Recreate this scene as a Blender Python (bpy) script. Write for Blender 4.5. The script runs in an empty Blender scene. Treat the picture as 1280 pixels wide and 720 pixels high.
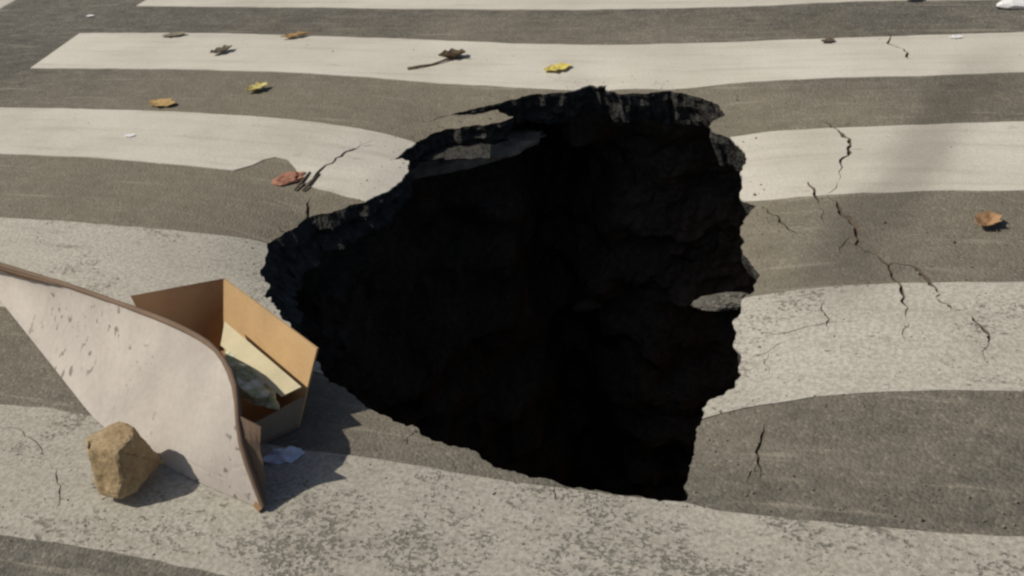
import bpy, bmesh, math, random
import numpy as np
from mathutils import Vector, Matrix, noise as mnoise
from mathutils.geometry import delaunay_2d_cdt

random.seed(7)
rng = np.random.default_rng(7)
scene = bpy.context.scene
COL = scene.collection

# ------------------------------------------------------------------ camera
F_PX, PITCH, ROLL, YAW, CAM_H = 1326.3, 0.57267, -0.144914, -0.392334, 1.6334
cy, sy = math.cos(YAW), math.sin(YAW)
FW = np.array([sy * math.cos(PITCH), cy * math.cos(PITCH), -math.sin(PITCH)])
R0 = np.array([cy, -sy, 0.0]); U0 = np.cross(R0, FW)
RT = R0 * math.cos(ROLL) + U0 * math.sin(ROLL)
UP = -R0 * math.sin(ROLL) + U0 * math.cos(ROLL)
cam_data = bpy.data.cameras.new('camera')
cam_data.sensor_width = 36.0
cam_data.lens = F_PX / 1280.0 * 36.0
cam_data.clip_start = 0.05; cam_data.clip_end = 500.0
cam = bpy.data.objects.new('camera', cam_data)
COL.objects.link(cam)
cam.matrix_world = Matrix(((RT[0], UP[0], -FW[0], 0.0), (RT[1], UP[1], -FW[1], 0.0),
                           (RT[2], UP[2], -FW[2], CAM_H), (0, 0, 0, 1)))
scene.camera = cam

# ------------------------------------------------------------------ light
SUN_EL = math.radians(50.0)
SHADOW_DIR = math.radians(22.0)           # direction (from +X) in which shadows fall
sx_, sy_ = -math.cos(SHADOW_DIR), -math.sin(SHADOW_DIR)   # horizontally towards the sun
world = bpy.data.worlds.new('World'); scene.world = world; world.use_nodes = True
wn = world.node_tree; wn.nodes.clear()
sky = wn.nodes.new('ShaderNodeTexSky'); sky.sky_type = 'NISHITA'; sky.sun_disc = False
sky.sun_elevation = SUN_EL; sky.sun_rotation = math.atan2(sx_, sy_)
sky.dust_density = 2.5
bg = wn.nodes.new('ShaderNodeBackground'); bg.inputs['Strength'].default_value = 0.05
wo = wn.nodes.new('ShaderNodeOutputWorld')
wn.links.new(sky.outputs[0], bg.inputs['Color']); wn.links.new(bg.outputs[0], wo.inputs['Surface'])
sun_d = bpy.data.lights.new('sun', 'SUN'); sun_d.energy = 3.3; sun_d.angle = math.radians(0.6)
sun_d.color = (1.0, 0.93, 0.80)
sun = bpy.data.objects.new('sun', sun_d); COL.objects.link(sun)
to_sun = Vector((sx_ * math.cos(SUN_EL), sy_ * math.cos(SUN_EL), math.sin(SUN_EL)))
sun.rotation_euler = to_sun.to_track_quat('Z', 'Y').to_euler()
sun.location = to_sun * 20
scene.view_settings.view_transform = 'Standard'
scene.view_settings.look = 'None'
scene.view_settings.exposure = 0.0
scene.view_settings.gamma = 1.0
scene.view_settings.use_curve_mapping = False

scene.cycles.filter_width = 2.5            # soft lens

# ------------------------------------------------------------------ pixel -> place
def ray(u, v):
    return FW * F_PX + (u - 640.0) * RT - (v - 360.0) * UP
def at(u, v, h=0.0):
    d = ray(u, v); t = (h - CAM_H) / d[2]
    return np.array([d[0] * t, d[1] * t, h])

HC = np.array([-0.95, 2.65])              # middle of the hole
_ang = np.radians([-90, -45, 0, 45, 80, 110, 140, 170, 200, 235, 270])
_amp = np.array([.035, .055, .085, .065, .05, .05, .085, .11, .08, .035, .035])
def amp(x, y):
    a = np.arctan2(y - HC[1], x - HC[0])
    a = np.where(a < -math.pi / 2, a + 2 * math.pi, a)
    return np.interp(a, _ang, _amp)

def hole_point(u, v):
    z = 0.0
    for _ in range(8):
        p = at(u, v, z); z = -float(amp(p[0], p[1]))
    return at(u, v, z)[:2]

HOLE_PX = [(333,305),(345,298),(357,290),(372,283),(384,272),(398,268),(425,262),(450,254),(470,246),(490,236),
 (503,226),(511,214),(511,202),(503,199),(493,201),(500,195),(507,188),(520,178),(540,167),(560,161),(580,158),(605,157),
 (625,153),(642,146),(630,142),(622,137),(600,142),(575,144),(554,146),(575,140),(600,134),(620,130),(645,124),(680,118),
 (705,116),(725,112),(738,107),(748,109),(760,108),(757,113),(775,118),(800,117),(820,115),(838,113),(855,117),
 (875,122),(890,127),(900,135),(907,143),(895,150),(886,158),(890,165),(905,170),(918,178),(928,188),(934,200),
 (928,210),(928,225),(926,240),(930,252),(945,258),(937,266),(930,275),(926,290),(926,310),(930,320),(938,330),
 (946,340),(946,352),(943,362),(930,372),(926,382),(924,395),(920,420),(918,435),(926,450),(927,470),(920,485),
 (905,495),(885,503),(878,512),(876,530),(870,545),(868,560),(865,575),(862,590),(860,600),(855,610),(861,618),
 (858,626),(840,627),(810,624),(780,620),(745,612),(715,610),(700,605),(675,597),(650,592),(625,585),(610,578),
 (600,570),(590,563),(570,558),(545,552),(525,542),(516,531),(507,533),(490,525),(470,515),(455,505),(445,497),
 (437,491),(425,483),(405,470),(385,448),(368,420),(352,398),(343,383),(340,372),(333,374),(331,350),(332,330)]
base = [hole_point(*p) for p in HOLE_PX]
def rough(pts, depth, scale):
    for k in range(depth):
        out = []
        n = len(pts)
        for i in range(n):
            a, b = pts[i], pts[(i + 1) % n]
            out.append(a)
            L = np.linalg.norm(b - a)
            if L > 0.009:
                m = (a + b) / 2; nrm = np.array([b[1] - a[1], a[0] - b[0]]) / L
                out.append(m + nrm * L * scale * rng.uniform(-1, 1))
        pts = out
    return pts
HOLE = np.array(rough(base, 3, 0.15))
HN = len(HOLE)

def dist_hole(P):
    P = np.atleast_2d(P)
    A = HOLE; B = np.roll(HOLE, -1, axis=0); D = B - A; L2 = (D ** 2).sum(1) + 1e-12
    out = np.empty(len(P))
    for i in range(0, len(P), 2000):
        q = P[i:i + 2000, None, :]
        t = np.clip(((q - A) * D).sum(2) / L2, 0, 1)
        out[i:i + 2000] = np.sqrt((((A + t[..., None] * D) - q) ** 2).sum(2)).min(1)
    return out
def inside(P, poly):
    P = np.atleast_2d(P); x, y = P[:, 0], P[:, 1]
    poly = np.asarray(poly)
    res = np.zeros(len(P), bool)
    x0, y0 = poly.min(0); x1, y1 = poly.max(0)
    idx = np.where((x >= x0) & (x <= x1) & (y >= y0) & (y <= y1))[0]
    if len(idx) == 0: return res
    px, py = x[idx], y[idx]; r = np.zeros(len(idx), bool)
    n = len(poly); j = n - 1
    for i in range(n):
        xi, yi = poly[i]; xj, yj = poly[j]
        c = ((yi > py) != (yj > py))
        r ^= c & (px < (xj - xi) * (py - yi) / ((yj - yi) if abs(yj - yi) > 1e-12 else 1e-12) + xi)
        j = i
    res[idx] = r
    return res
def surf(P):
    P = np.atleast_2d(np.asarray(P, float))
    d = dist_hole(P); d[inside(P, HOLE)] = 0.0
    z = -amp(P[:, 0], P[:, 1]) * np.exp(-d / 0.27)
    und = np.array([mnoise.noise(Vector((p[0] * .9, p[1] * .9, 3.1))) * .006 + mnoise.noise(Vector((p[0] * 3.1, p[1] * 3.1, 8.1))) * .0025 for p in P])
    far = np.clip((np.hypot(P[:, 0] + .9, P[:, 1] - 2.5) - 8) / 6, 0, 1)
    return z + und * (1 - far) * np.clip(d / .05, 0, 1)
def on_road(u, v):
    z = 0.0
    for _ in range(8):
        p = at(u, v, z); z = float(surf(p[:2])[0])
    return np.array([p[0], p[1], z])

# ------------------------------------------------------------------ helpers
def mesh_obj(name, verts, faces, mat, parent=None, smooth=False):
    me = bpy.data.meshes.new(name)
    me.from_pydata([tuple(map(float, v)) for v in verts], [], faces)
    me.update()
    if smooth: me.polygons.foreach_set('use_smooth', [True] * len(me.polygons))
    if mat: me.materials.append(mat)
    o = bpy.data.objects.new(name, me); COL.objects.link(o)
    if parent: o.parent = parent
    return o
def bm_obj(name, bm, mat, parent=None, smooth=False):
    me = bpy.data.meshes.new(name); bm.normal_update(); bm.to_mesh(me); bm.free()
    if smooth: me.polygons.foreach_set('use_smooth', [True] * len(me.polygons))
    if mat: me.materials.append(mat)
    o = bpy.data.objects.new(name, me); COL.objects.link(o)
    if parent: o.parent = parent
    return o
def tag(o, label=None, cat=None, group=None, kind=None):
    if label: o['label'] = label
    if cat: o['category'] = cat
    if group: o['group'] = group
    if kind: o['kind'] = kind
    return o
def empty(name, loc=(0, 0, 0)):
    o = bpy.data.objects.new(name, None); COL.objects.link(o); o.location = tuple(map(float, loc)); return o
def nz(p, s, seed=0.0):
    return mnoise.noise(Vector((p[0] * s + seed, p[1] * s - seed * .7, p[2] * s + seed * 1.3)))

class NT:
    """small node-tree writer"""
    def __init__(self, name):
        self.m = bpy.data.materials.new(name); self.m.use_nodes = True
        self.t = self.m.node_tree; self.t.nodes.clear()
        self.out = self.n('ShaderNodeOutputMaterial'); self.bsdf = self.n('ShaderNodeBsdfPrincipled')
        self.l(self.bsdf.outputs[0], self.out.inputs['Surface'])
        self.co = self.n('ShaderNodeTexCoord').outputs['Object']
    def n(self, t): return self.t.nodes.new(t)
    def l(self, a, b): self.t.links.new(a, b)
    def set(self, sock, v):
        if hasattr(v, 'is_output'): self.l(v, sock)
        else: sock.default_value = v
    def mapping(self, scale=(1, 1, 1), rot=(0, 0, 0), loc=(0, 0, 0)):
        m = self.n('ShaderNodeMapping'); self.l(self.co, m.inputs[0])
        m.inputs['Scale'].default_value = scale; m.inputs['Rotation'].default_value = rot; m.inputs['Location'].default_value = loc
        return m.outputs[0]
    def noise(self, scale, detail=4, rough=.55, vec=None, dist=0.0):
        n = self.n('ShaderNodeTexNoise'); self.l(vec or self.co, n.inputs['Vector'])
        n.inputs['Scale'].default_value = scale; n.inputs['Detail'].default_value = detail
        n.inputs['Roughness'].default_value = rough; n.inputs['Distortion'].default_value = dist
        return n.outputs['Fac']
    def voro(self, scale, vec=None, feature='F1'):
        n = self.n('ShaderNodeTexVoronoi'); n.feature = feature; self.l(vec or self.co, n.inputs['Vector'])
        n.inputs['Scale'].default_value = scale
        return n
    def ramp(self, fac, stops):
        r = self.n('ShaderNodeValToRGB'); self.l(fac, r.inputs[0])
        e = r.color_ramp.elements
        while len(e) < len(stops): e.new(0.5)
        for el, (p, c) in zip(e, stops):
            el.position = p; el.color = c if len(c) == 4 else (*c, 1)
        return r.outputs['Color']
    def maprange(self, v, a, b, c=0.0, d=1.0):
        m = self.n('ShaderNodeMapRange'); m.interpolation_type = 'SMOOTHSTEP'
        self.set(m.inputs[0], v)
        for i, x in zip((1, 2, 3, 4), (a, b, c, d)): self.set(m.inputs[i], x)
        return m.outputs[0]
    def math(self, op, a, b=0.0):
        m = self.n('ShaderNodeMath'); m.operation = op; self.set(m.inputs[0], a); self.set(m.inputs[1], b); return m.outputs[0]
    def mix(self, fac, a, b, mode='MIX'):
        m = self.n('ShaderNodeMix'); m.data_type = 'RGBA'; m.blend_type = mode
        self.set(m.inputs[0], fac)
        for s, v in ((m.inputs[6], a), (m.inputs[7], b)):
            if hasattr(v, 'is_output'): self.l(v, s)
            else: s.default_value = v if len(v) == 4 else (*v, 1)
        return m.outputs[2]
    def bump(self, h, strength, dist, prev=None):
        b = self.n('ShaderNodeBump'); b.inputs['Strength'].default_value = strength; b.inputs['Distance'].default_value = dist
        self.l(h, b.inputs['Height'])
        if prev is not None: self.l(prev, b.inputs['Normal'])
        return b.outputs[0]
    def done(self, color, rough=.9, normal=None, spec=.25):
        self.set(self.bsdf.inputs['Base Color'], color if hasattr(color, 'is_output') else (*color, 1))
        self.set(self.bsdf.inputs['Roughness'], rough)
        self.bsdf.inputs['Specular IOR Level'].default_value = spec
        if normal is not None: self.l(normal, self.bsdf.inputs['Normal'])
        return self.m

BAND_A, BAND_B = at(1215, 100), at(1045, 330)
def dark_band(t):
    d = BAND_A - BAND_B; L = float(np.hypot(d[0], d[1])); a = math.atan2(d[1], d[0])
    m = t.n('ShaderNodeMapping'); m.vector_type = 'TEXTURE'; t.l(t.co, m.inputs[0])
    m.inputs['Location'].default_value = (float(BAND_B[0]), float(BAND_B[1]), 0); m.inputs['Rotation'].default_value = (0, 0, a)
    x = t.n('ShaderNodeSeparateXYZ'); t.l(m.outputs[0], x.inputs[0])
    wob = t.math('MULTIPLY', t.math('SUBTRACT', t.noise(3, 4, .6), .5), .22)
    across = t.math('ABSOLUTE', t.math('ADD', x.outputs['Y'], wob))
    band = t.maprange(across, .03, .16, 1, 0)
    along = t.math('MULTIPLY', t.maprange(x.outputs['X'], -.35, .15), t.maprange(x.outputs['X'], L - .2, L + .5, 1, 0))
    return t.math('MULTIPLY', band, along)

def asphalt_nodes(t):
    big = t.noise(1.3, 5, .6)
    col = t.ramp(big, [(.3, (.118, .111, .098)), (.55, (.150, .142, .125)), (.75, (.19, .179, .156))])
    mid = t.noise(16, 4, .6)
    col = t.mix(.55, col, t.ramp(mid, [(.3, (.68, .68, .68)), (.7, (1.25, 1.23, 1.2))]), 'MULTIPLY')
    bl = t.noise(1, 5, .65, t.mapping((7, 20, 1), (0, 0, .06), (2, 1, 0)))
    col = t.mix(.6, col, t.ramp(bl, [(.32, (.60, .60, .60)), (.5, (1, 1, 1)), (.7, (1.22, 1.2, 1.16))]), 'MULTIPLY')
    v = t.voro(125); vr = t.n('ShaderNodeSeparateColor'); t.l(v.outputs['Color'], vr.inputs[0])
    col = t.mix(.6, col, t.ramp(vr.outputs[0], [(.0, (.58, .58, .58)), (.5, (.95, .95, .95)), (.9, (1.2, 1.18, 1.15)), (1, (1.9, 1.85, 1.75))]), 'MULTIPLY')
    # tan dust spread round the collapse; its fade also paints the light falloff nearby
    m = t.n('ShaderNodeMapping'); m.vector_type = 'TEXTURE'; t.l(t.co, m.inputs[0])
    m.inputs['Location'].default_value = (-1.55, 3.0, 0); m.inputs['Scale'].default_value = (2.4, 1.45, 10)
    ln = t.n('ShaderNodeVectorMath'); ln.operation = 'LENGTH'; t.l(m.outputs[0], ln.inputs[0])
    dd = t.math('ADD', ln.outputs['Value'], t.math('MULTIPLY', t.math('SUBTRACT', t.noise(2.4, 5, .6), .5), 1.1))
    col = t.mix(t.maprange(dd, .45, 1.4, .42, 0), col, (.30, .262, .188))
    # pale streaks dragged along the crossing
    st = t.noise(1, 5, .62, t.mapping((2.2, 30, 1)))
    col = t.mix(t.maprange(st, .57, .70, 0, .5), col, (.34, .31, .25))
    # dark soft diagonal band
    col = t.mix(t.math('MULTIPLY', dark_band(t), .42), col, (.05, .047, .043))
    h1 = t.math('MULTIPLY', v.outputs['Distance'], -1.0)
    nrm = t.bump(mid, .5, .006)
    nrm = t.bump(h1, .55, .004, nrm)
    return col, nrm, h1

def make_asphalt():
    t = NT('asphalt'); c, n, _ = asphalt_nodes(t); return t.done(c, .92, n, .2)
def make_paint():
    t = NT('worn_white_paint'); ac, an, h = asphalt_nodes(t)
    at_ = t.n('ShaderNodeAttribute'); at_.attribute_type = 'OBJECT'; at_.attribute_name = 'wear_and_dim'
    wear_and_dim = at_.outputs['Fac']
    big = t.noise(1.7, 4, .6)
    pc = t.ramp(big, [(.3, (.52, .49, .425)), (.5, (.60, .57, .50)), (.72, (.66, .63, .56))])
    st = t.noise(1, 5, .6, t.mapping((1.6, 22, 1), (0, 0, .03)))
    pc = t.mix(t.maprange(st, .45, .75, 0, .35), pc, (.33, .30, .24))
    pc = t.mix(t.math('MULTIPLY', t.math('POWER', wear_and_dim, 5.0), .62), pc, (.27, .255, .215))  # dirtier worn paint; also paints in the dimmer light on the near stripe
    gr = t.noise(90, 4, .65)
    pc = t.mix(t.math('MULTIPLY', t.maprange(gr, .38, .62, .42, 0), t.math('ADD', wear_and_dim, .12)), pc, (.17, .155, .125))
    # pits where the paint did not reach or has gone
    n1 = t.math('ADD', t.math('MULTIPLY', t.noise(125, 3, .6, t.mapping((.8, 1, 1)), .5), .55), t.math('MULTIPLY', t.noise(48, 4, .65, t.mapping((.7, 1.1, 1), (0, 0, .3)), .8), .45))
    dens = t.maprange(t.noise(3.2, 3, .55), .35, .65, -.08, .07)
    thr = t.math('ADD', t.math('SUBTRACT', .79, t.math('MULTIPLY', wear_and_dim, .215)), dens)
    pit = t.maprange(t.math('SUBTRACT', n1, thr), -.02, .05)
    n2 = t.noise(9, 4, .6, t.mapping((.6, 1.2, 1), (0, 0, .1), (5, 2, 0)))
    flake = t.math('MULTIPLY', t.maprange(n2, .66, .72), t.math('ADD', wear_and_dim, .1))
    mask = t.math('MAXIMUM', pit, flake)
    col = t.mix(t.math('MULTIPLY', mask, .66), pc, t.mix(1, ac, (.75, .75, .72), 'MULTIPLY'))
    # the diagonal band crosses paint as well
    col = t.mix(t.math('MULTIPLY', dark_band(t), .40), col, (.15, .14, .12))
    n = t.bump(t.math('MULTIPLY', mask, -1.0), .7, .004)
    n = t.bump(gr, .25, .003, n)
    n = t.bump(h, .22, .003, n)
    return t.done(col, .8, n, .3)
def make_broken():
    t = NT('broken_asphalt'); v = t.voro(70); n = t.noise(35, 5, .65)
    c = t.ramp(n, [(.3, (.030, .030, .029)), (.6, (.068, .066, .061)), (.8, (.13, .122, .108))])
    b = t.bump(n, .9, .012); b = t.bump(v.outputs['Distance'], .6, .006, b)
    return t.done(c, .95, b, .1)
def make_soil():
    t = NT('dark_soil'); n = t.noise(5, 6, .62); n2 = t.noise(40, 4, .6)
    c = t.ramp(n, [(.3, (.10, .080, .060)), (.55, (.17, .137, .103)), (.75, (.24, .197, .150))])
    c = t.mix(.5, c, t.ramp(n2, [(.3, (.5, .5, .5)), (.7, (1.4, 1.4, 1.4))]), 'MULTIPLY')
    b = t.bump(n, .9, .06); b = t.bump(n2, .7, .01, b)
    return t.done(c, 1, b, .05)
def simple(name, col, rough=.8, var=.25, scale=30, bump=.3, bd=.002, spec=.25):
    t = NT(name); n = t.noise(scale, 5, .6)
    lo = tuple(x * (1 - var) for x in col); hi = tuple(min(1, x * (1 + var)) for x in col)
    return t.done(t.ramp(n, [(.3, lo), (.7, hi)]), rough, t.bump(n, bump, bd), spec)
def make_sheet_face():
    t = NT('faded_board_face'); n = t.noise(4, 5, .6); g = t.noise(60, 4, .6)
    c = t.ramp(n, [(.3, (.40, .365, .33)), (.55, (.48, .438, .40)), (.75, (.54, .50, .455))])
    c = t.mix(.3, c, t.ramp(g, [(.3, (.75, .75, .75)), (.7, (1.15, 1.15, 1.15))]), 'MULTIPLY')
    s = t.noise(38, 2, .5, t.mapping((1, .55, 1), (0, 0, .6)))
    z = t.noise(6, 2, .5, t.mapping((1, 1, 1), (0, 0, 0), (1.7, .4, 0)))
    m = t.math('MULTIPLY', t.maprange(s, .61, .67), t.maprange(z, .49, .57))
    c = t.mix(t.math('MULTIPLY', m, .7), c, (.11, .095, .08))
    cr = t.voro(5.5, None, 'DISTANCE_TO_EDGE'); crease = t.maprange(cr.outputs['Distance'], 0, .03)
    b = t.bump(n, .3, .01); b = t.bump(crease, .25, .002, b); b = t.bump(g, .2, .001, b)
    return t.done(c, .75, b, .25)
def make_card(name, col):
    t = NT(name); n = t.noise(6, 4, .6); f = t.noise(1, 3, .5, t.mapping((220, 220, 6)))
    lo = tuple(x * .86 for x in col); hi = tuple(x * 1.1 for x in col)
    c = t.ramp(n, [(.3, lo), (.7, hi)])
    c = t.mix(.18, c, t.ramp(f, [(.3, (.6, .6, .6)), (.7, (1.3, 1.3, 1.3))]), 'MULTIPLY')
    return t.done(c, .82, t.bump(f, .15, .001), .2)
def make_rock():
    t = NT('sandy_stone'); n = t.noise(14, 6, .65); v = t.noise(90, 4, .6)
    c = t.ramp(n, [(.3, (.24, .175, .10)), (.5, (.37, .275, .16)), (.72, (.47, .37, .235))])
    c = t.mix(.5, c, t.ramp(v, [(.3, (.6, .6, .6)), (.7, (1.3, 1.3, 1.3))]), 'MULTIPLY')
    b = t.bump(n, .7, .012); b = t.bump(v, .8, .004, b)
    return t.done(c, .95, b, .15)

M = dict(asphalt=make_asphalt(), paint=make_paint(), broken=make_broken(), soil=make_soil(),
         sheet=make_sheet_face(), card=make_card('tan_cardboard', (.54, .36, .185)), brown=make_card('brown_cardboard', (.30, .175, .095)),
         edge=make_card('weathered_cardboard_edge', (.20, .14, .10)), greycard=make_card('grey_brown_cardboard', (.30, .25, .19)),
         rock=make_rock(), crack=simple('dusty_crack', (.11, .088, .066), .95, .4, 40, .5, .004))

# ------------------------------------------------------------------ cracks (pixel polylines, full width in metres)
CRACKS_PX = [
 ([(381,274),(385,262),(387,249)], .014),
 ([(368,240),(382,232),(395,222),(415,205),(430,193),(447,186),(471,175)], .016),
 ([(1018,146),(1040,160),(1052,168),(1063,182),(1062,192),(1050,205),(1048,228)], .015),
 ([(1061,187),(1080,189)], .006),
 ([(1010,227),(1018,240),(1023,254)], .014),
 ([(1034,244),(1050,262),(1063,273),(1070,294),(1080,315)], .021),
 ([(1086,314),(1098,321),(1110,332),(1117,350),(1127,368),(1135,386),(1134,402)], .011),
 ([(1116,327),(1145,335),(1155,345),(1168,360),(1176,369)], .015),
 ([(1169,372),(1185,382),(1193,389)], .010),
 ([(1206,391),(1222,405),(1236,420),(1238,432)], .012),
 ([(955,259),(972,270),(984,284),(998,295)], .009),
 ([(1107,38),(1109,55),(1130,62),(1133,72),(1142,76)], .012),
 ([(1031,376),(1028,390),(1037,400),(1035,416)], .006),
 ([(942,428),(962,420),(985,417),(1010,409),(1040,404),(1080,401)], .0035),
 ([(957,526),(951,552),(947,578),(951,603)], .007),
 ([(985,425),(960,441),(935,452)], .003),
 ([(-8,531),(22,537),(45,553),(60,576)], .0035),
 ([(63,580),(72,600),(75,620),(70,640)], .004),
]
CRACKS_PX += [([(1080,315),(1087,315)], .008), ([(1023,254),(1030,266),(1029,280)], .004), ([(1048,228),(1040,240),(1034,245)], .004),
 ([(1070,294),(1056,303),(1050,318)], .004), ([(1110,332),(1118,329)], .006), ([(1176,369),(1170,373)], .006), ([(1193,389),(1207,391)], .005),
 ([(1236,428),(1228,440),(1233,455)], .003), ([(1040,160),(1058,157),(1072,150)], .003), ([(984,284),(1000,281),(1015,286)], .003),
 ([(430,193),(441,199),(460,201)], .0035), ([(447,186),(462,183),(480,186)], .003), ([(1134,402),(1128,416),(1131,430)], .003),
 ([(960,441),(955,456),(961,470)], .003), ([(948,580),(938,590),(936,606)], .003), ([(560,144),(546,148),(534,154)], .006),
 ([(700,604),(694,618),(702,632)], .003), ([(520,536),(508,548),(512,560)], .003)]
def crack_poly(px, w):
    pts = [on_road(*p)[:2] for p in px]
    for k in range(2):
        out = []
        for a, b in zip(pts[:-1], pts[1:]):
            L = np.linalg.norm(b - a); nrm = np.array([b[1] - a[1], a[0] - b[0]]) / (L + 1e-9)
            out += [a, (a + b) / 2 + nrm * L * .16 * rng.uniform(-1, 1)]
        pts = out + [pts[-1]]
    n = len(pts); left = []; right = []; mid = []
    for i, p in enumerate(pts):
        a = pts[max(0, i - 1)]; b = pts[min(n - 1, i + 1)]; d = (b - a) / (np.linalg.norm(b - a) + 1e-9)
        nrm = np.array([-d[1], d[0]]); s = i / (n - 1)
        prof = min(1, 3.2 * s + .02, 3.2 * (1 - s) + .02)
        wl = w * .5 * prof * rng.uniform(.35, 1.25); wr = w * .5 * prof * rng.uniform(.35, 1.25)
        left.append(p + nrm * max(wl, 2e-4)); right.append(p - nrm * max(wr, 2e-4)); mid.append(p)
    return np.array(left + right[::-1]), left, right, mid
CRACKS = [crack_poly(p, w) for p, w in CRACKS_PX]

# ------------------------------------------------------------------ stripes (traced edges on the sagging surface)
XL, XR = -3.97, 1.7
def edge(px): return [on_road(*p)[:2] for p in px]
s0b = edge([(172,8),(400,10),(560,12),(720,13),(850,11),(960,8),(1085,2)])
s1t = edge([(100,42),(250,42),(400,46),(500,49),(640,55),(760,57),(900,54),(1000,50),(1130,46),(1280,41)])
s1b = edge([(38,86),(200,87),(330,90),(440,96),(560,106),(680,112),(760,114),(860,111),(940,103),(1050,98),(1150,96),(1280,91)])
s2t = edge([(0,135),(150,138),(300,145),(380,152),(450,162),(510,176),(700,190),(915,172),(960,166),(1050,161),(1150,157),(1280,153)])
s2b = edge([(0,193),(100,197),(200,205),(292,214),(316,207),(330,200),(345,197),(360,201),(370,212),(378,230),(400,238),(447,251),(700,262),(930,253),(1000,247),(1100,242),(1280,239)])
s3t = edge([(0,273),(120,281),(240,292),(330,304),(600,370),(940,372),(1000,363),(1080,357),(1180,354),(1280,354)])
s3b = edge([(0,384),(150,412),(300,440),(600,520),(878,525),(900,518),(950,508),(1020,497),(1080,492),(1150,489),(1280,490)])
s4t = edge([(0,506),(60,511),(115,522),(300,552),(443,572),(493,579),(561,590),(634,603),(697,611),(770,620),(856,630),(901,640),(970,648),(1131,664),(1280,673)])
s4b = edge([(0,671),(100,684),(200,702),(275,720),(640,778),(1000,822),(1280,846)])
def ext(line, left=True, right=True):
    line = list(line)
    if left: line = [np.array([XL + rng.uniform(-.02, .02), line[0][1] + (line[0][1] - line[1][1]) * .0])] + line
    if right: line = line + [np.array([XR + rng.uniform(-.02, .02), line[-1][1]])]
    return line
def wob(line):
    out = []
    for a, b in zip(line[:-1], line[1:]):
        k = max(1, int(np.linalg.norm(b - a) / .04)); 
        for i in range(k):
            p = a + (b - a) * i / k
            out.append(p + np.array([0, mnoise.noise(Vector((p[0] * 14, p[1] * 3, 1.7))) * .005]))
    return out + [line[-1]]
STRIPES = []
def stripe(t, b, wear_and_dim): STRIPES.append((np.array(wob(t) + wob(b)[::-1]), wear_and_dim))
s0b = [np.array([XL, s0b[0][1]])] + s0b[1:] + [np.array([XR, s0b[-1][1] - .02])]
stripe([p + np.array([0, .44]) for p in s0b], s0b, .15)
stripe(ext(s1t, False), ext(s1b, False), .10)
stripe(ext(s2t), ext(s2b), .18)
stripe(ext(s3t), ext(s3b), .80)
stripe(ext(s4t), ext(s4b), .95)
y5 = 5.235 - .9 * 5
stripe([np.array([x, y5]) for x in (XL, -1, XR)], [np.array([x, y5 - .44]) for x in (XL, -1, XR)], .8)
y6 = 5.235 + .9
stripe([np.array([x, y6]) for x in (XL, -1, XR)], [np.array([x, y6 - .44]) for x in (XL, -1, XR)], .2)
a_, b_ = at(0, 12)[:2], at(42, -12)[:2]
dl = (b_ - a_) / np.linalg.norm(b_ - a_); nl = np.array([-dl[1], dl[0]])
LINE = (np.array([a_ - dl * 4, b_ + dl * 9, b_ + dl * 9 + nl * .25, a_ - dl * 4 + nl * .25]), .2)

# ------------------------------------------------------------------ road sheet: one triangulation cut by hole, cracks and paint edges
verts2, edges2 = [], []
def add_loop(poly):
    s = len(verts2); n = len(poly)
    verts2.extend([tuple(p) for p in poly]); edges2.extend([(s + i, s + (i + 1) % n) for i in range(n)])
add_loop(HOLE)
for c in CRACKS: add_loop(c[0])
for s, _ in STRIPES: add_loop(s)
add_loop(LINE[0])
def grid(x0, x1, y0, y1, st):
    X, Y = np.meshgrid(np.arange(x0, x1, st), np.arange(y0, y1, st))
    P = np.stack([X.ravel(), Y.ravel()], 1); return P + rng.uniform(-.2, .2, P.shape) * st
Gf = grid(-3.2, 1.2, .6, 5.0, .045)
df = dist_hole(Gf); Gf = Gf[(df < .75) & (df > .012) & ~inside(Gf, HOLE)]
Gm = grid(-8, 5, -3, 9, .16)
dm = dist_hole(Gm); Gm = Gm[(dm >= .75)]
Go = grid(-64, 64, -64, 64, 4.0); Go = Go[(np.abs(Go[:, 0] + 1.5) > 7.5) | (np.abs(Go[:, 1] - 3) > 7)]
for P in (Gf, Gm, Go): verts2.extend([tuple(p) for p in P])
vo, eo, fo, *_ = delaunay_2d_cdt([Vector(v) for v in verts2], edges2, [], 0, 1e-6)
V2 = np.array([(v.x, v.y) for v in vo]); F = np.array([f[:] for f in fo])
Cn = V2[F].mean(1)
keep = ~inside(Cn, HOLE)
in_crack = np.zeros(len(F), bool)
for c in CRACKS: in_crack |= inside(Cn, c[0])
keep &= ~in_crack
Z = surf(V2)
def submesh(name, mask, dz, mat, parent, skirt=0.0):
    f = F[mask]
    e = np.cross(V2[f[:, 1]] - V2[f[:, 0]], V2[f[:, 2]] - V2[f[:, 0]])
    f = np.where((e < 0)[:, None], f[:, ::-1], f)
    used, inv = np.unique(f, return_inverse=True); f = inv.reshape(-1, 3)
    vs = np.column_stack([V2[used], Z[used] + dz]); faces = [tuple(map(int, x)) for x in f]
    if skirt:
        seen = {}
        for tri in faces:
            for i in range(3):
                a, b = tri[i], tri[(i + 1) % 3]; seen[(a, b)] = True
        vs = [list(v) for v in vs]
        for (a, b) in list(seen):
            if (b, a) not in seen:
                k = len(vs)
                vs += [list(vs[b]), list(vs[a]), [vs[a][0], vs[a][1], vs[a][2] - skirt], [vs[b][0], vs[b][1], vs[b][2] - skirt]]
                faces.append((k, k + 1, k + 2, k + 3))
    return mesh_obj(name, vs, faces, mat, parent, True)
road = tag(submesh('road', keep, 0.0, M['asphalt'], None), kind='structure')
for poly, wear_and_dim in STRIPES:
    o = submesh('zebra_stripe', keep & inside(Cn, poly), .0035, M['paint'], road, .006); o['wear_and_dim'] = wear_and_dim
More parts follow.
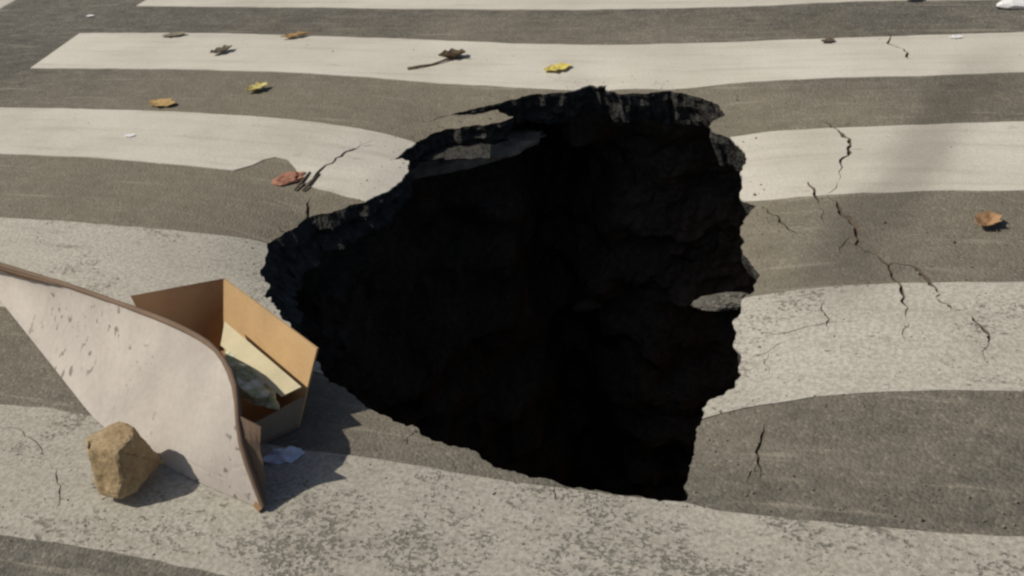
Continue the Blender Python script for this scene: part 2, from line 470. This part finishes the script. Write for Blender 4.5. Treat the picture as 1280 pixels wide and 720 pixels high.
o = submesh('lane_line', keep & inside(Cn, LINE[0]), .0035, M['paint'], road, .006); o['wear_and_dim'] = .3
for poly, L, R, Mi in CRACKS:
    n = len(L); zl, zr, zm = surf(np.array(L)), surf(np.array(R)), surf(np.array(Mi))
    vs = [(*p, z) for p, z in zip(L, zl)] + [(*p, z - .014) for p, z in zip(Mi, zm)] + [(*p, z) for p, z in zip(R, zr)]
    fs = []
    for i in range(n - 1):
        fs += [(i, i + 1, n + i + 1, n + i), (n + i, n + i + 1, 2 * n + i + 1, 2 * n + i)]
    mesh_obj('crack', vs, fs, M['crack'], road)

# broken edge of the asphalt slab round the hole
def hole_normals():
    a = np.roll(HOLE, 6, axis=0); b = np.roll(HOLE, -6, axis=0); d = b - a
    n = np.stack([d[:, 1], -d[:, 0]], 1); n /= np.linalg.norm(n, axis=1)[:, None] + 1e-9
    area = .5 * np.sum(HOLE[:, 0] * np.roll(HOLE[:, 1], -1) - np.roll(HOLE[:, 0], -1) * HOLE[:, 1])
    return n if area > 0 else -n
HNORM = hole_normals()
HZ = surf(HOLE)
LEAN = np.interp(np.where(np.arctan2(HOLE[:, 1] - HC[1], HOLE[:, 0] - HC[0]) < -math.pi / 2, np.arctan2(HOLE[:, 1] - HC[1], HOLE[:, 0] - HC[0]) + 2 * math.pi, np.arctan2(HOLE[:, 1] - HC[1], HOLE[:, 0] - HC[0])),
                 np.radians([-90, 0, 50, 80, 120, 160, 175, 205, 225, 270]), [1, 1, .9, .5, .35, -.1, -1.0, -1.0, .3, 1])
SLAB = np.interp(np.arctan2(HOLE[:, 1] - HC[1], HOLE[:, 0] - HC[0]), np.radians([-180, 60, 105, 118, 150, 165, 180]), [1, 1, 1, .62, .62, 1, 1])
rows = [(0, 0), (.012, .004), (.03, .010), (.055, .022), (.085, .034), (.115, .05), (.14, .075), (.15, .22)]
vs = []
for k, (dz, off) in enumerate(rows):
    for i in range(HN):
        p = HOLE[i]; j = 0 if k == 0 else (nz((p[0], p[1], dz), 22, 2) * .022 + nz((p[0], p[1], dz), 60, 5) * .010)
        q = p + HNORM[i] * (off * (LEAN[i] if k < len(rows) - 1 else 1) + j * min(1, dz * 30))
        vs.append((q[0], q[1], HZ[i] - SLAB[i] * dz * (1 + .25 * nz((p[0], p[1], 0), 6, 9)) + (.0 if k == 0 else nz((p[0], p[1], dz), 30, 1) * .006)))
fs = []
for k in range(len(rows) - 1):
    for i in range(HN):
        j = (i + 1) % HN
        fs.append((k * HN + i, k * HN + j, (k + 1) * HN + j, (k + 1) * HN + i))
mesh_obj('broken_edge', vs, fs, M['broken'], road)

# cavity washed out under the road
NA, ND = 260, 80
angs = np.linspace(-math.pi, math.pi, NA, endpoint=False)
ha = np.arctan2(HOLE[:, 1] - HC[1], HOLE[:, 0] - HC[0]); hr = np.hypot(*(HOLE - HC).T)
rout = np.array([hr[np.abs((ha - a + math.pi) % (2 * math.pi) - math.pi) < .09].max() for a in angs])
rout = np.convolve(np.concatenate([rout[-4:], rout, rout[:4]]), np.ones(9) / 9, 'valid')
und_a = np.radians([-180, -130, -90, -50, -20, 30, 58, 75, 90, 120, 150, 180])
und_v = np.array([.25, .35, .4, .8, 1.2, 1.3, .95, .40, .22, .18, .22, .25])
vs = []
for k in range(ND):
    s = k / (ND - 1); dep = .02 + 3.3 * s ** 1.25
    for i, a in enumerate(angs):
        u = np.interp(a, und_a, und_v)
        r = rout[i] + .13 + u * min(1, (dep / .32)) ** .7
        d = (math.cos(a), math.sin(a))
        r += .75 * math.exp(-((a - math.radians(108) - .10 * nz((0, 0, dep * 2.2), 1, 7)) / (.085 + .05 * nz((0, 0, dep * 3), 1, 3))) ** 2) * min(1, max(0, dep - .12) / .2) * (1 - .5 * min(1, dep / 1.5))
        p = (HC[0] + d[0] * r, HC[1] + d[1] * r, -dep)
        bump = nz(p, 1.7, 4) * .20 + nz(p, 4.5, 6) * .13 + abs(nz(p, 9, 8)) * .09 + nz(p, 22, 3) * .03 + .03 * math.sin(dep * 21 + 3 * nz(p, 2, 1))
        r += bump * min(1, dep / .3)
        vs.append((HC[0] + d[0] * r, HC[1] + d[1] * r, -dep - .13))
fs = []
for k in range(ND - 1):
    for i in range(NA):
        j = (i + 1) % NA
        fs.append((k * NA + i, (k + 1) * NA + i, (k + 1) * NA + j, k * NA + j))
# rubble floor
c0 = len(vs)
for q in (.75, .5, .25):
    for i in range(NA):
        v = vs[(ND - 1) * NA + i]
        p = (HC[0] + (v[0] - HC[0]) * q, HC[1] + (v[1] - HC[1]) * q, v[2]); vs.append((p[0], p[1], v[2] + nz(p, 3, 2) * .18 - .05))
vs.append((HC[0], HC[1], -3.5)); rings = [(ND - 1) * NA, c0, c0 + NA, c0 + 2 * NA]
for A_, B_ in zip(rings[:-1], rings[1:]):
    for i in range(NA):
        j = (i + 1) % NA; fs.append((A_ + i, B_ + i, B_ + j, A_ + j))
for i in range(NA): fs.append((rings[-1] + i, len(vs) - 1, rings[-1] + (i + 1) % NA))
tag(mesh_obj('sinkhole', vs, fs, M['soil'], None), kind='structure')
from mathutils.bvhtree import BVHTree
WALL = BVHTree.FromPolygons([Vector(tuple(map(float, v))) for v in vs], fs)
def on_wall(u, v):
    d = ray(u, v); return np.array(WALL.ray_cast(Vector((0, 0, CAM_H)), Vector(tuple(map(float, d))).normalized())[0])

# ------------------------------------------------------------------ broken pavement chunks lodged in the hole
def chunk(name, top, thick, mat, topmat=None):
    """top: list of 3-D points (closed outline); rough prism"""
    pts = [np.array(p, float) for p in top]
    for _ in range(2):
        out = []
        for a, b in zip(pts, pts[1:] + pts[:1]):
            L = np.linalg.norm(b - a); out += [a, (a + b) / 2 + rng.normal(0, .05, 3) * L * np.array([1, 1, .4])]
        pts = out
    n = len(pts); c = np.mean(pts, 0); vs = []
    for k, (dz, q) in enumerate(((0, 1), (.4, 1.02), (.8, .97), (1, .86))):
        for p in pts:
            r = c + (p - c) * q + (rng.normal(0, .006, 3) if k else 0); r = r.copy(); r[2] = p[2] - thick * dz + (rng.normal(0, .004) if k else 0); vs.append(r)
    fs = []
    for k in range(3):
        for i in range(n): j = (i + 1) % n; fs.append((k * n + i, (k + 1) * n + i, (k + 1) * n + j, k * n + j))
    vs.append(c + np.array([0, 0, .006])); vs.append(c - np.array([0, 0, thick]))
    for i in range(n):
        j = (i + 1) % n; fs.append((i, j, 4 * n)); fs.append((3 * n + j, 3 * n + i, 4 * n + 1))
    o = mesh_obj(name, vs, fs, mat)
    if topmat:
        o.data.materials.append(topmat)
        for p in o.data.polygons:
            if 4 * n in p.vertices: p.material_index = 1
    return o
M['dust'] = simple('dusty_broken_base', (.46, .39, .30), .95, .4, 25, .7, .008)
def lump(name, a, b, width, thick, mats, seed, flat=.55):
    """rough flattened slab lying from a to b"""
    a, b = np.array(a), np.array(b); c = (a + b) / 2; d = b - a; L = np.linalg.norm(d) / 2; d = d / (2 * L)
    side = np.cross([0, 0, 1.0], d); side /= np.linalg.norm(side); upv = np.cross(d, side)
    bm = bmesh.new(); bmesh.ops.create_icosphere(bm, subdivisions=5, radius=1)
    for v in bm.verts:
        p = v.co; f = 1 + .22 * nz(p, 1.3, seed) + .16 * nz(p, 3, seed + 2) + .09 * nz(p, 7, seed + 4) + .05 * nz(p, 15, seed + 5)
        z = math.copysign(abs(p.z) ** flat, p.z)
        w = c + d * p.x * L * f + side * p.y * width * f + upv * (z * thick * (1 + .25 * nz(p, 5, seed)))
        v.co = Vector(w - c)
    o = bm_obj(name, bm, mats); o.location = tuple(map(float, c)); return o
tag(lump('pavement_chunk', at(484, 214, -.28), at(676, 170, -.29), .11, .035, M['dust'], 3.0), 'dusty broken pavement ledge caught under the ragged far rim of the hole', 'pavement chunk')
tag(lump('buried_stone', on_wall(722, 384), on_wall(748, 380), .05, .03, M['dust'], 11.0, .9), 'small pale stone stuck in the dark earth wall inside the hole', 'stone')
tag(lump('pavement_flake', at(870, 380, -.12), at(940, 374, -.115), .034, .02, M['asphalt'], 5.0, .9), 'small grey pavement flake jutting into the hole beside the cracked stripe', 'pavement flake')

# ------------------------------------------------------------------ cardboard box
def panel(name, pts, thick, mat, parent, org=(0, 0, 0), sub=8, warp=.002):
    p = [np.array(q, float) for q in pts]; org = np.array(org, float)
    nrm = np.cross(p[1] - p[0], p[3] - p[0]); nrm /= np.linalg.norm(nrm)
    S = sub + 1; top, bot = [], []
    for i in range(S):
        for j in range(S):
            s, t = i / sub, j / sub
            q = (p[0] * (1 - s) + p[1] * s) * (1 - t) + (p[3] * (1 - s) + p[2] * s) * t
            q = q + nrm * (nz(q, 5, 3) * warp + nz(q, 16, 5) * warp * .3) - org
            top.append(q); bot.append(q - nrm * thick)
    n = S * S; vs = top + bot; fs = []
    for i in range(sub):
        for j in range(sub):
            a, b, c, d = i * S + j, (i + 1) * S + j, (i + 1) * S + j + 1, i * S + j + 1
            fs += [(a, b, c, d), (n + d, n + c, n + b, n + a)]
    ring = [i * S for i in range(S)] + [sub * S + j for j in range(1, S)] + [i * S + sub for i in range(sub - 1, -1, -1)] + [j for j in range(sub - 1, 0, -1)]
    for k in range(len(ring)):                        # cut edges keep their own corners so the faces shade flat
        a, b = ring[k], ring[(k + 1) % len(ring)]; m = len(vs)
        vs += [vs[a], vs[b], vs[n + b], vs[n + a]]; fs.append((m, m + 1, m + 2, m + 3))
    return mesh_obj(name, vs, fs, mat, parent, True)
Fb = at(277, 428, .004); Rb = at(372, 526, .004)
Ft = at(281, 348, .18); Rt = at(399, 435, .155)
Lt = at(163, 370, .18)
wl = (Lt - Ft); wl[2] = 0
ax = (Rb - Fb); ax /= np.linalg.norm(ax)
perp = np.array([-abs(ax[1]), -abs(ax[0]), 0]); perp /= np.linalg.norm(perp)
W = .16
Lb = Fb + perp * W; Gb = Rb + perp * W
Gt = Rt + perp * .13
for q in (Fb, Rb, Lb, Gb): q[2] = float(surf(q[:2])[0]) + .003
up = np.array([0, 0, 1.0])
box = tag(empty('cardboard_box', Fb), 'open tan cardboard carton with torn low side at the rim of the hole', 'cardboard box')
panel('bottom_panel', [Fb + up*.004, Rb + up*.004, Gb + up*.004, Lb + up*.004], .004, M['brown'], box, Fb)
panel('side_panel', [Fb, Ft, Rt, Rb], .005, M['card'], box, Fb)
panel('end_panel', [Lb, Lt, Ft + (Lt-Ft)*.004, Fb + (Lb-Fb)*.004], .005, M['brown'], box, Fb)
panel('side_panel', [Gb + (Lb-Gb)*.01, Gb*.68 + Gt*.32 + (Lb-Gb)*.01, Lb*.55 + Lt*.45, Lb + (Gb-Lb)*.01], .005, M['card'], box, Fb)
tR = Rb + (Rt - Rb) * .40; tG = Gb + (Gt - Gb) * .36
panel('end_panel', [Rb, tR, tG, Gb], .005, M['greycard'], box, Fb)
# pale inner flap lying along the foot of the tall side
fl = [at(281, 402, .125), at(378, 485, .11), at(353, 497, .10), at(276, 432, .105)]
M['cream'] = make_card('cream_card', (.62, .55, .37))
panel('inner_flap', fl, .003, M['cream'], box, Fb, 8, .006)
# crumpled paper inside
def crumple(name, centre, size, mat, seed, flat=.4, sub=4, amp_=.35):
    bm = bmesh.new(); bmesh.ops.create_icosphere(bm, subdivisions=sub, radius=1)
    for v in bm.verts:
        p = v.co.copy(); f = 1 + amp_ * (abs(nz(p, 1.6, seed)) * 2 - .5) + .22 * amp_ * 2 * (abs(nz(p, 4.0, seed + 3)) - .2)
        v.co = Vector((p.x * size[0] * f, p.y * size[1] * f, p.z * size[2] * f))
    zm = min(v.co.z for v in bm.verts)
    for v in bm.verts: v.co.z = max(v.co.z, .0006)
    o = bm_obj(name, bm, mat); o.location = tuple(map(float, centre)); return o
def make_print():
    t = NT('green_printed_paper'); n = t.noise(22, 3, .5); 
    c = t.ramp(n, [(.40, (.70, .69, .58)), (.50, (.36, .41, .24)), (.58, (.50, .54, .38)), (.66, (.72, .71, .62))])
    return t.done(c, .7, t.bump(n, .3, .003), .3)
M['print'] = make_print()
cp = at(312, 470, .0) * .0 + (Fb + ax * .24 + perp * .13); cp = at(312, 468, .09); cp[2] = Fb[2] + .09
o = crumple('crumpled_paper', cp, (.05, .12, .045), M['print'], 2.0)
o.rotation_euler.z = math.atan2(ax[1], ax[0]) - math.pi / 2
tag(o, 'crumpled green and white printed paper lying inside the cardboard carton', 'paper')

# ------------------------------------------------------------------ warped board leaning on the box
def resample(pts, n):
    P = np.array(pts); s = np.concatenate([[0], np.cumsum(np.linalg.norm(np.diff(P, axis=0), axis=1))]); s /= s[-1]
    t = np.linspace(0, 1, n); return np.stack([np.interp(t, s, P[:, i]) for i in range(3)], 1)
def gp(u, v, h): 
    p = at(u, v, h); return p
sheet_root_pt = at(125, 532, 0)
low = [at(-150, 205, .004), at(-60, 300, .004), at(0, 375, .004), at(60, 450, .004), at(118, 524, .004), at(150, 548, .004), at(235, 596, .004), at(328, 634, .005)]
low = [np.array([p[0], p[1], float(surf(p[:2])[0]) + .006]) for p in low]
top = [at(-150, 285, .09), at(-60, 312, .11), at(0, 331, .13), at(80, 355, .17), at(160, 383, .205), at(215, 404, .222), at(255, 424, .232), at(272, 437, .235), at(286, 458, .235), at(296, 482, .228), at(300, 502, .215), at(292, 525, .185), at(298, 545, .155), at(314, 595, .07), at(329, 633, .010)]
NS, NTt = 48, 14
def smooth_line(P, it):
    P = P.copy()
    for _ in range(it): P[1:-1] = .5 * P[1:-1] + .25 * (P[:-2] + P[2:])
    return P
# paired stations: lower edge and upper edge
lo_r = smooth_line(resample(low, NS), 1); tp_r = smooth_line(resample(top, NS), 2)
vs, fsF = [], []
for i in range(NS):
    for j in range(NTt):
        t = j / (NTt - 1)
        p = lo_r[i] * (1 - t) + tp_r[i] * t
        p = p + np.array([0, 0, -1]) * .012 * math.sin(math.pi * t) * min(1, (NS - 1 - i) / 8) + np.array([0, 0, 1]) * nz(p, 5, 1) * .006 * math.sin(math.pi * t)
        vs.append(p)
n = len(vs); bn = []
for i in range(NS):
    for j in range(NTt):
        a = vs[min(i + 1, NS - 1) * NTt + j] - vs[max(i - 1, 0) * NTt + j]; b = vs[i * NTt + min(j + 1, NTt - 1)] - vs[i * NTt + max(j - 1, 0)]
        c = np.cross(a, b); L = np.linalg.norm(c); c = c / L if L > 1e-9 else np.array([0, 0, 1.0])
        if c[2] < 0: c = -c
        bn.append(c)
TH = .011
vb = [v - c * TH for v, c in zip(vs, bn)]
root = tag(empty('board_sheet', sheet_root_pt), 'warped pale board with brown edge leaning on the carton beside the stone', 'board')
O = np.array(sheet_root_pt)
ff, fb_, fe = [], [], []
for i in range(NS - 1):
    for j in range(NTt - 1):
        a, b, c, d = i * NTt + j, (i + 1) * NTt + j, (i + 1) * NTt + j + 1, i * NTt + j + 1
        ff.append((a, b, c, d)); fb_.append((d, c, b, a))
mesh_obj('face', [v - O for v in vs], ff, M['sheet'], root, True)
mesh_obj('backing', [v - O for v in vb], fb_, M['brown'], root, True)
ring = [i * NTt for i in range(NS)] + [(NS - 1) * NTt + j for j in range(1, NTt)] + [i * NTt + NTt - 1 for i in range(NS - 2, -1, -1)] + [j for j in range(NTt - 2, 0, -1)]
ev, ef = [], []
for k, i in enumerate(ring):
    ev += [vs[i] - O, vb[i] - O + np.array([0, 0, -.001])]
for k in range(len(ring)):
    j = (k + 1) % len(ring); ef.append((2 * k, 2 * k + 1, 2 * j + 1, 2 * j))
mesh_obj('edge_strip', ev, ef, M['edge'], root)
# brown rolled rim along the raised edge
def rim_tube(P, rad):
    vs, fs = [], []; seg = 7
    for i, p in enumerate(P):
        d = P[min(i + 1, len(P) - 1)] - P[max(i - 1, 0)]; d = d / np.linalg.norm(d)
        a = np.cross(d, [0, 0, 1.0]); a /= np.linalg.norm(a) + 1e-9; b = np.cross(d, a)
        r_ = rad * (1 + .25 * nz(p, 14, 2))
        for k in range(seg):
            t = 2 * math.pi * k / seg; vs.append(p + (a * math.cos(t) + b * math.sin(t)) * r_ - O)
    for i in range(len(P) - 1):
        for k in range(seg): fs.append((i * seg + k, i * seg + (k + 1) % seg, (i + 1) * seg + (k + 1) % seg, (i + 1) * seg + k))
    return vs, fs
v_, f_ = rim_tube(tp_r, .0075)
mesh_obj('rolled_rim', v_, f_, M['edge'], root, True)
# folded strip hanging from the right-hand edge
fold = [at(296, 520, .105), at(322, 545, .03), at(334, 600, .008), at(331, 632, .008)]
fa = [at(296, 518, .19), at(298, 545, .154), at(313, 593, .07), at(328, 630, .014)]
fbm = [at(326, 535, .17), at(326, 560, .12), at(331, 600, .05), at(332, 632, .006)]
ra, rb = resample(fa, 10), resample(fbm, 10); vv = []; 
for p, q in zip(ra, rb):
    for k in range(5):
        t = k / 4; r = p * (1 - t) + q * t; vv.append(r + np.array([1, 0, 0]) * nz(r, 30, 2) * .006 - O)
fq = [(i * 5 + k, (i + 1) * 5 + k, (i + 1) * 5 + k + 1, i * 5 + k + 1) for i in range(9) for k in range(4)]
o = mesh_obj('folded_strip', vv, fq, M['edge'], root)
md = o.modifiers.new('thick', 'SOLIDIFY'); md.thickness = .005

# ------------------------------------------------------------------ stone holding the board down
planes = [((-0.070, -0.998, 0.34), 0.66), ((0.998, -0.070, 0.05), 0.52), ((0.743, -0.669, -0.10), 0.84), ((0.342, 0.940, 0.20), 0.66), ((-0.866, 0.500, 0.20), 0.74), ((-0.819, -0.574, 0.10), 0.74), ((-.05, 0.05, 1), .64), ((0, 0, -1), .62), ((-.45, -.25, .8), .86), ((0.866, 0.500, 0.30), 0.62)]
bm = bmesh.new(); bmesh.ops.create_cube(bm, size=2.0)
for a, d in planes:
    nrm = Vector(a).normalized()
    res = bmesh.ops.bisect_plane(bm, geom=bm.verts[:] + bm.edges[:] + bm.faces[:], plane_co=nrm * d, plane_no=nrm, clear_outer=True)
    ed = [e for e in res['geom_cut'] if isinstance(e, bmesh.types.BMEdge)]
    if ed: bmesh.ops.contextual_create(bm, geom=ed)
bmesh.ops.remove_doubles(bm, verts=bm.verts[:], dist=1e-4)
bmesh.ops.bevel(bm, geom=bm.edges[:], offset=.09, segments=2, profile=.5, affect='EDGES')
bmesh.ops.triangulate(bm, faces=bm.faces[:])
for _ in range(4):
    le = [e for e in bm.edges if e.calc_length() > .07]
    if le: bmesh.ops.subdivide_edges(bm, edges=le, cuts=1)
    bmesh.ops.triangulate(bm, faces=bm.faces[:])
bm.normal_update()
for v in bm.verts:
    d = v.co.copy(); k = .03 * nz(d, 2.2, 3) + .03 * nz(d, 5, 5) + .025 * nz(d, 14, 7)
    d = d + v.normal * k
    v.co = Vector((d.x * .098, d.y * .088, d.z * .094))
zm = min(v.co.z for v in bm.verts)
for v in bm.verts: v.co.z -= zm
rock = bm_obj('stone', bm, M['rock'], None, True)
rp = at(168, 605, 0); rp[2] = float(surf(rp[:2])[0]) + .001
rock.location = tuple(map(float, rp)); rock.rotation_euler = (0, 0, 0)
tag(rock, 'rough sandy brown stone set on the corner of the pale board', 'stone')

# ------------------------------------------------------------------ litter and leaves
def leaf(name, u, v, size, rotz, mat, label, cat, curl=.35, narrow=.45, seed=0, lift=.004, stem=True):
    c = on_road(u, v); n = 9; vs, fs = [], []
    for i in range(n):
        s = i / (n - 1); hw = narrow * .5 * math.sin(math.pi * (s * .92 + .04)) ** .8 * (1 + .25 * math.sin(i * 2.4 + seed))
        for k in range(5):
            t = (k - 2) / 2
            x = (s - .5) * size; y = t * hw * size
            z = .55 * curl * size * (abs(t) ** 1.5 * .35 * (hw / max(narrow * .5, .01)) + .22 * (2 * s - 1) ** 2) + .05 * size * nz((x / size * 3, y / size * 3, seed), 1.5, seed) + lift
            vs.append((x, y, max(z, .0015)))
    for i in range(n - 1):
        for k in range(4): fs.append((i * 5 + k, (i + 1) * 5 + k, (i + 1) * 5 + k + 1, i * 5 + k + 1))
    o = mesh_obj(name, vs, fs, mat); o.location = (c[0], c[1], c[2] + .003); o.rotation_euler = (0, 0, rotz)
    md = o.modifiers.new('thick', 'SOLIDIFY'); md.thickness = .0012; md.offset = 1
    return tag(o, label, cat)
M['yellow'] = simple('yellow_leaf', (.60, .50, .13), .6, .3, 60)
M['yellowpale'] = simple('pale_yellow_leaf', (.60, .52, .20), .6, .3, 60)
M['tan'] = simple('tan_leaf', (.42, .28, .12), .7, .3, 60)
M['orange'] = simple('orange_dry_leaf', (.36, .22, .12), .7, .4, 60)
M['dark'] = simple('dark_dry_leaf', (.13, .095, .06), .8, .4, 60)
M['greyleaf'] = simple('grey_brown_leaf', (.22, .19, .145), .8, .3, 60)
M['red'] = simple('red_scrap', (.36, .17, .115), .6, .3, 40)
M['white'] = simple('white_plastic', (.80, .80, .82), .45, .05, 20, .2, .003, .5)
M['blue'] = simple('bluish_plastic', (.62, .68, .85), .3, .2, 30, .3, .003, .6)
M['twig'] = simple('twig_bark', (.14, .105, .07), .9, .3, 80)
leaf('fallen_leaf', 697, 88, .115, .5, M['yellow'], 'bright yellow leaf on the white stripe just beyond the hole', 'leaf', .3, .6, 1)
leaf('fallen_leaf', 322, 114, .10, .8, M['yellowpale'], 'small curled yellow leaf on bare asphalt between two stripes', 'leaf', .9, .6, 2)
leaf('fallen_leaf', 203, 131, .15, -.2, M['tan'], 'flat tan leaf at the edge of a white stripe', 'leaf', .15, .5, 3)
leaf('fallen_leaf', 1234, 283, .085, 1.0, M['orange'], 'curled orange brown dry leaf on dark asphalt beyond the cracks', 'leaf', 1.3, .8, 4)
leaf('fallen_leaf', 1035, 54, .055, .3, M['dark'], 'tiny dark brown leaf on a white stripe', 'leaf', .6, .6, 5)
leaf('fallen_leaf', 278, 67, .11, .9, M['greyleaf'], 'grey brown shrivelled leaf in the middle of a white stripe', 'leaf', .9, .5, 6)
leaf('fallen_leaf', 218, 46, .13, .2, M['greyleaf'], 'flat grey leaf across the far edge of a stripe near its end', 'leaf', .3, .4, 7)
leaf('fallen_leaf', 370, 48, .14, .5, M['tan'], 'slender tan and brown leaf across the far edge of a stripe', 'leaf', .5, .3, 8)
leaf('fallen_leaf', 1143, 1, .08, .2, M['dark'], 'dark leaf crumb near the broken end of the farthest stripe', 'leaf', .8, .6, 9)
leaf('fallen_leaf', 566, 74, .12, .35, M['dark'], 'dark curled leaf at the end of a dry twig', 'leaf', 1.2, .5, 10)
# twig
def tube(name, pts, radii, mat, parent=None, seg=6):
    vs, fs = [], []; P = [np.array(p, float) for p in pts]
    for i, p in enumerate(P):
        d = P[min(i + 1, len(P) - 1)] - P[max(i - 1, 0)]; d /= np.linalg.norm(d)
        a = np.cross(d, [0, 0, 1.0]); a /= np.linalg.norm(a) + 1e-9; b = np.cross(d, a)
        for k in range(seg):
            t = 2 * math.pi * k / seg; vs.append(p + (a * math.cos(t) + b * math.sin(t)) * radii[i])
    for i in range(len(P) - 1):
        for k in range(seg):
            j = (k + 1) % seg; fs.append((i * seg + k, i * seg + j, (i + 1) * seg + j, (i + 1) * seg + k))
    fs.append(tuple(range(seg))[::-1]); fs.append(tuple((len(P) - 1) * seg + k for k in range(seg)))
    return mesh_obj(name, vs, fs, mat, parent, True)
tp = [on_road(u, v) for u, v in [(510, 88), (525, 86), (540, 83), (555, 79), (572, 74), (588, 75)]]
tc = tp[0].copy()
tw = [p - tc + np.array([0, 0, .008 + .004 * (i % 2)]) for i, p in enumerate(tp)]
o = tube('twig', tw, [.007, .005, .0045, .0045, .004, .002], M['twig']); o.location = tuple(tc); tag(o, 'dry brown twig on the white stripe beyond the hole', 'twig')
# red scrap and sticks by the left crack
c = on_road(362, 224); o = crumple('litter_scrap', c, (.058, .034, .022), M['red'], 5.0, sub=3); o.rotation_euler.z = .7
tag(o, 'crumpled reddish orange scrap beside the crack at the edge of the stripe', 'litter')
for k, (a, b, lab) in enumerate((((369, 240), (388, 217), 'short dark stick against the reddish scrap'), ((379, 241), (400, 219), 'short dark stick lying along the crack, away from the reddish scrap'))):
    pa, pb = on_road(*a), on_road(*b); m = (pa + pb) / 2
    o = tube('stick', [pa - m + up * .007, (pa - m) * .3 + up * .010 + np.array([.004, 0, 0]), pb - m + up * .007], [.004, .005, .003], M['twig']); o.location = tuple(m)
    tag(o, lab, 'stick')
# bluish plastic in the board's shadow
c = on_road(357, 573); o = crumple('plastic_scrap', c, (.045, .022, .026), M['blue'], 9.0, sub=3, amp_=.5); o.rotation_euler.z = .5
tag(o, 'crumpled pale blue plastic scrap in the shadow of the board', 'plastic scrap')
# white bag at the far corner
c = on_road(1318, 2); o = crumple('plastic_bag', c, (.17, .14, .07), M['white'], 4.0, sub=4); o.rotation_euler.z = .3
tag(o, 'crumpled white plastic bag lying on the asphalt past the stripes', 'plastic bag')
# white scraps
for k, (u, v, w, r, lab) in enumerate(((1195, 48, .055, .2, 'bright white torn paper scrap on a white stripe'), (163, 171, .05, .1, 'thin white paper flake on the middle of a stripe'),
                                      (113, 21, .05, .0, 'whitish paper flake on asphalt past the end of a stripe'))):
    leaf('paper_scrap', u, v, w, r, M['white'], lab, 'paper scrap', .15, .55, 20 + k, .002)

# loose grit
vs, fs = [], []
for k in range(1250):
    if k < 500: u, v = rng.uniform(-60, 1340), rng.uniform(250, 760)
    else: u, v = rng.uniform(-60, 1340), rng.uniform(0, 760)
    p = at(u, v)[:2]
    if k >= 900:
        i_ = rng.integers(HN); p = HOLE[i_] + HNORM[i_] * (.012 + abs(rng.normal(0, .06)))
    if inside(p, HOLE)[0] or dist_hole(p)[0] < .01: continue
    z = float(surf(p)[0]); s = rng.uniform(.0012, .0035) * (1.8 if rng.random() < .06 else 1); b0 = len(vs)
    for dx, dy, dz in ((1, 0, .4), (0, 1, .4), (-1, 0, .4), (0, -1, .4), (.2, .1, 1.2), (0, 0, -.6)):
        j = rng.uniform(.6, 1.2, 3); vs.append((p[0] + dx * s * j[0], p[1] + dy * s * j[1], z + .0035 + dz * s * j[2]))
    for a, b in ((0, 1), (1, 2), (2, 3), (3, 0)): fs += [(b0 + a, b0 + b, b0 + 4), (b0 + b, b0 + a, b0 + 5)]
M['grit'] = simple('grit', (.20, .18, .145), .95, .6, 9, .2)
o = mesh_obj('loose_grit', vs, fs, M['grit']); tag(o, 'fine loose grit scattered over the worn crossing', 'grit', kind='stuff')
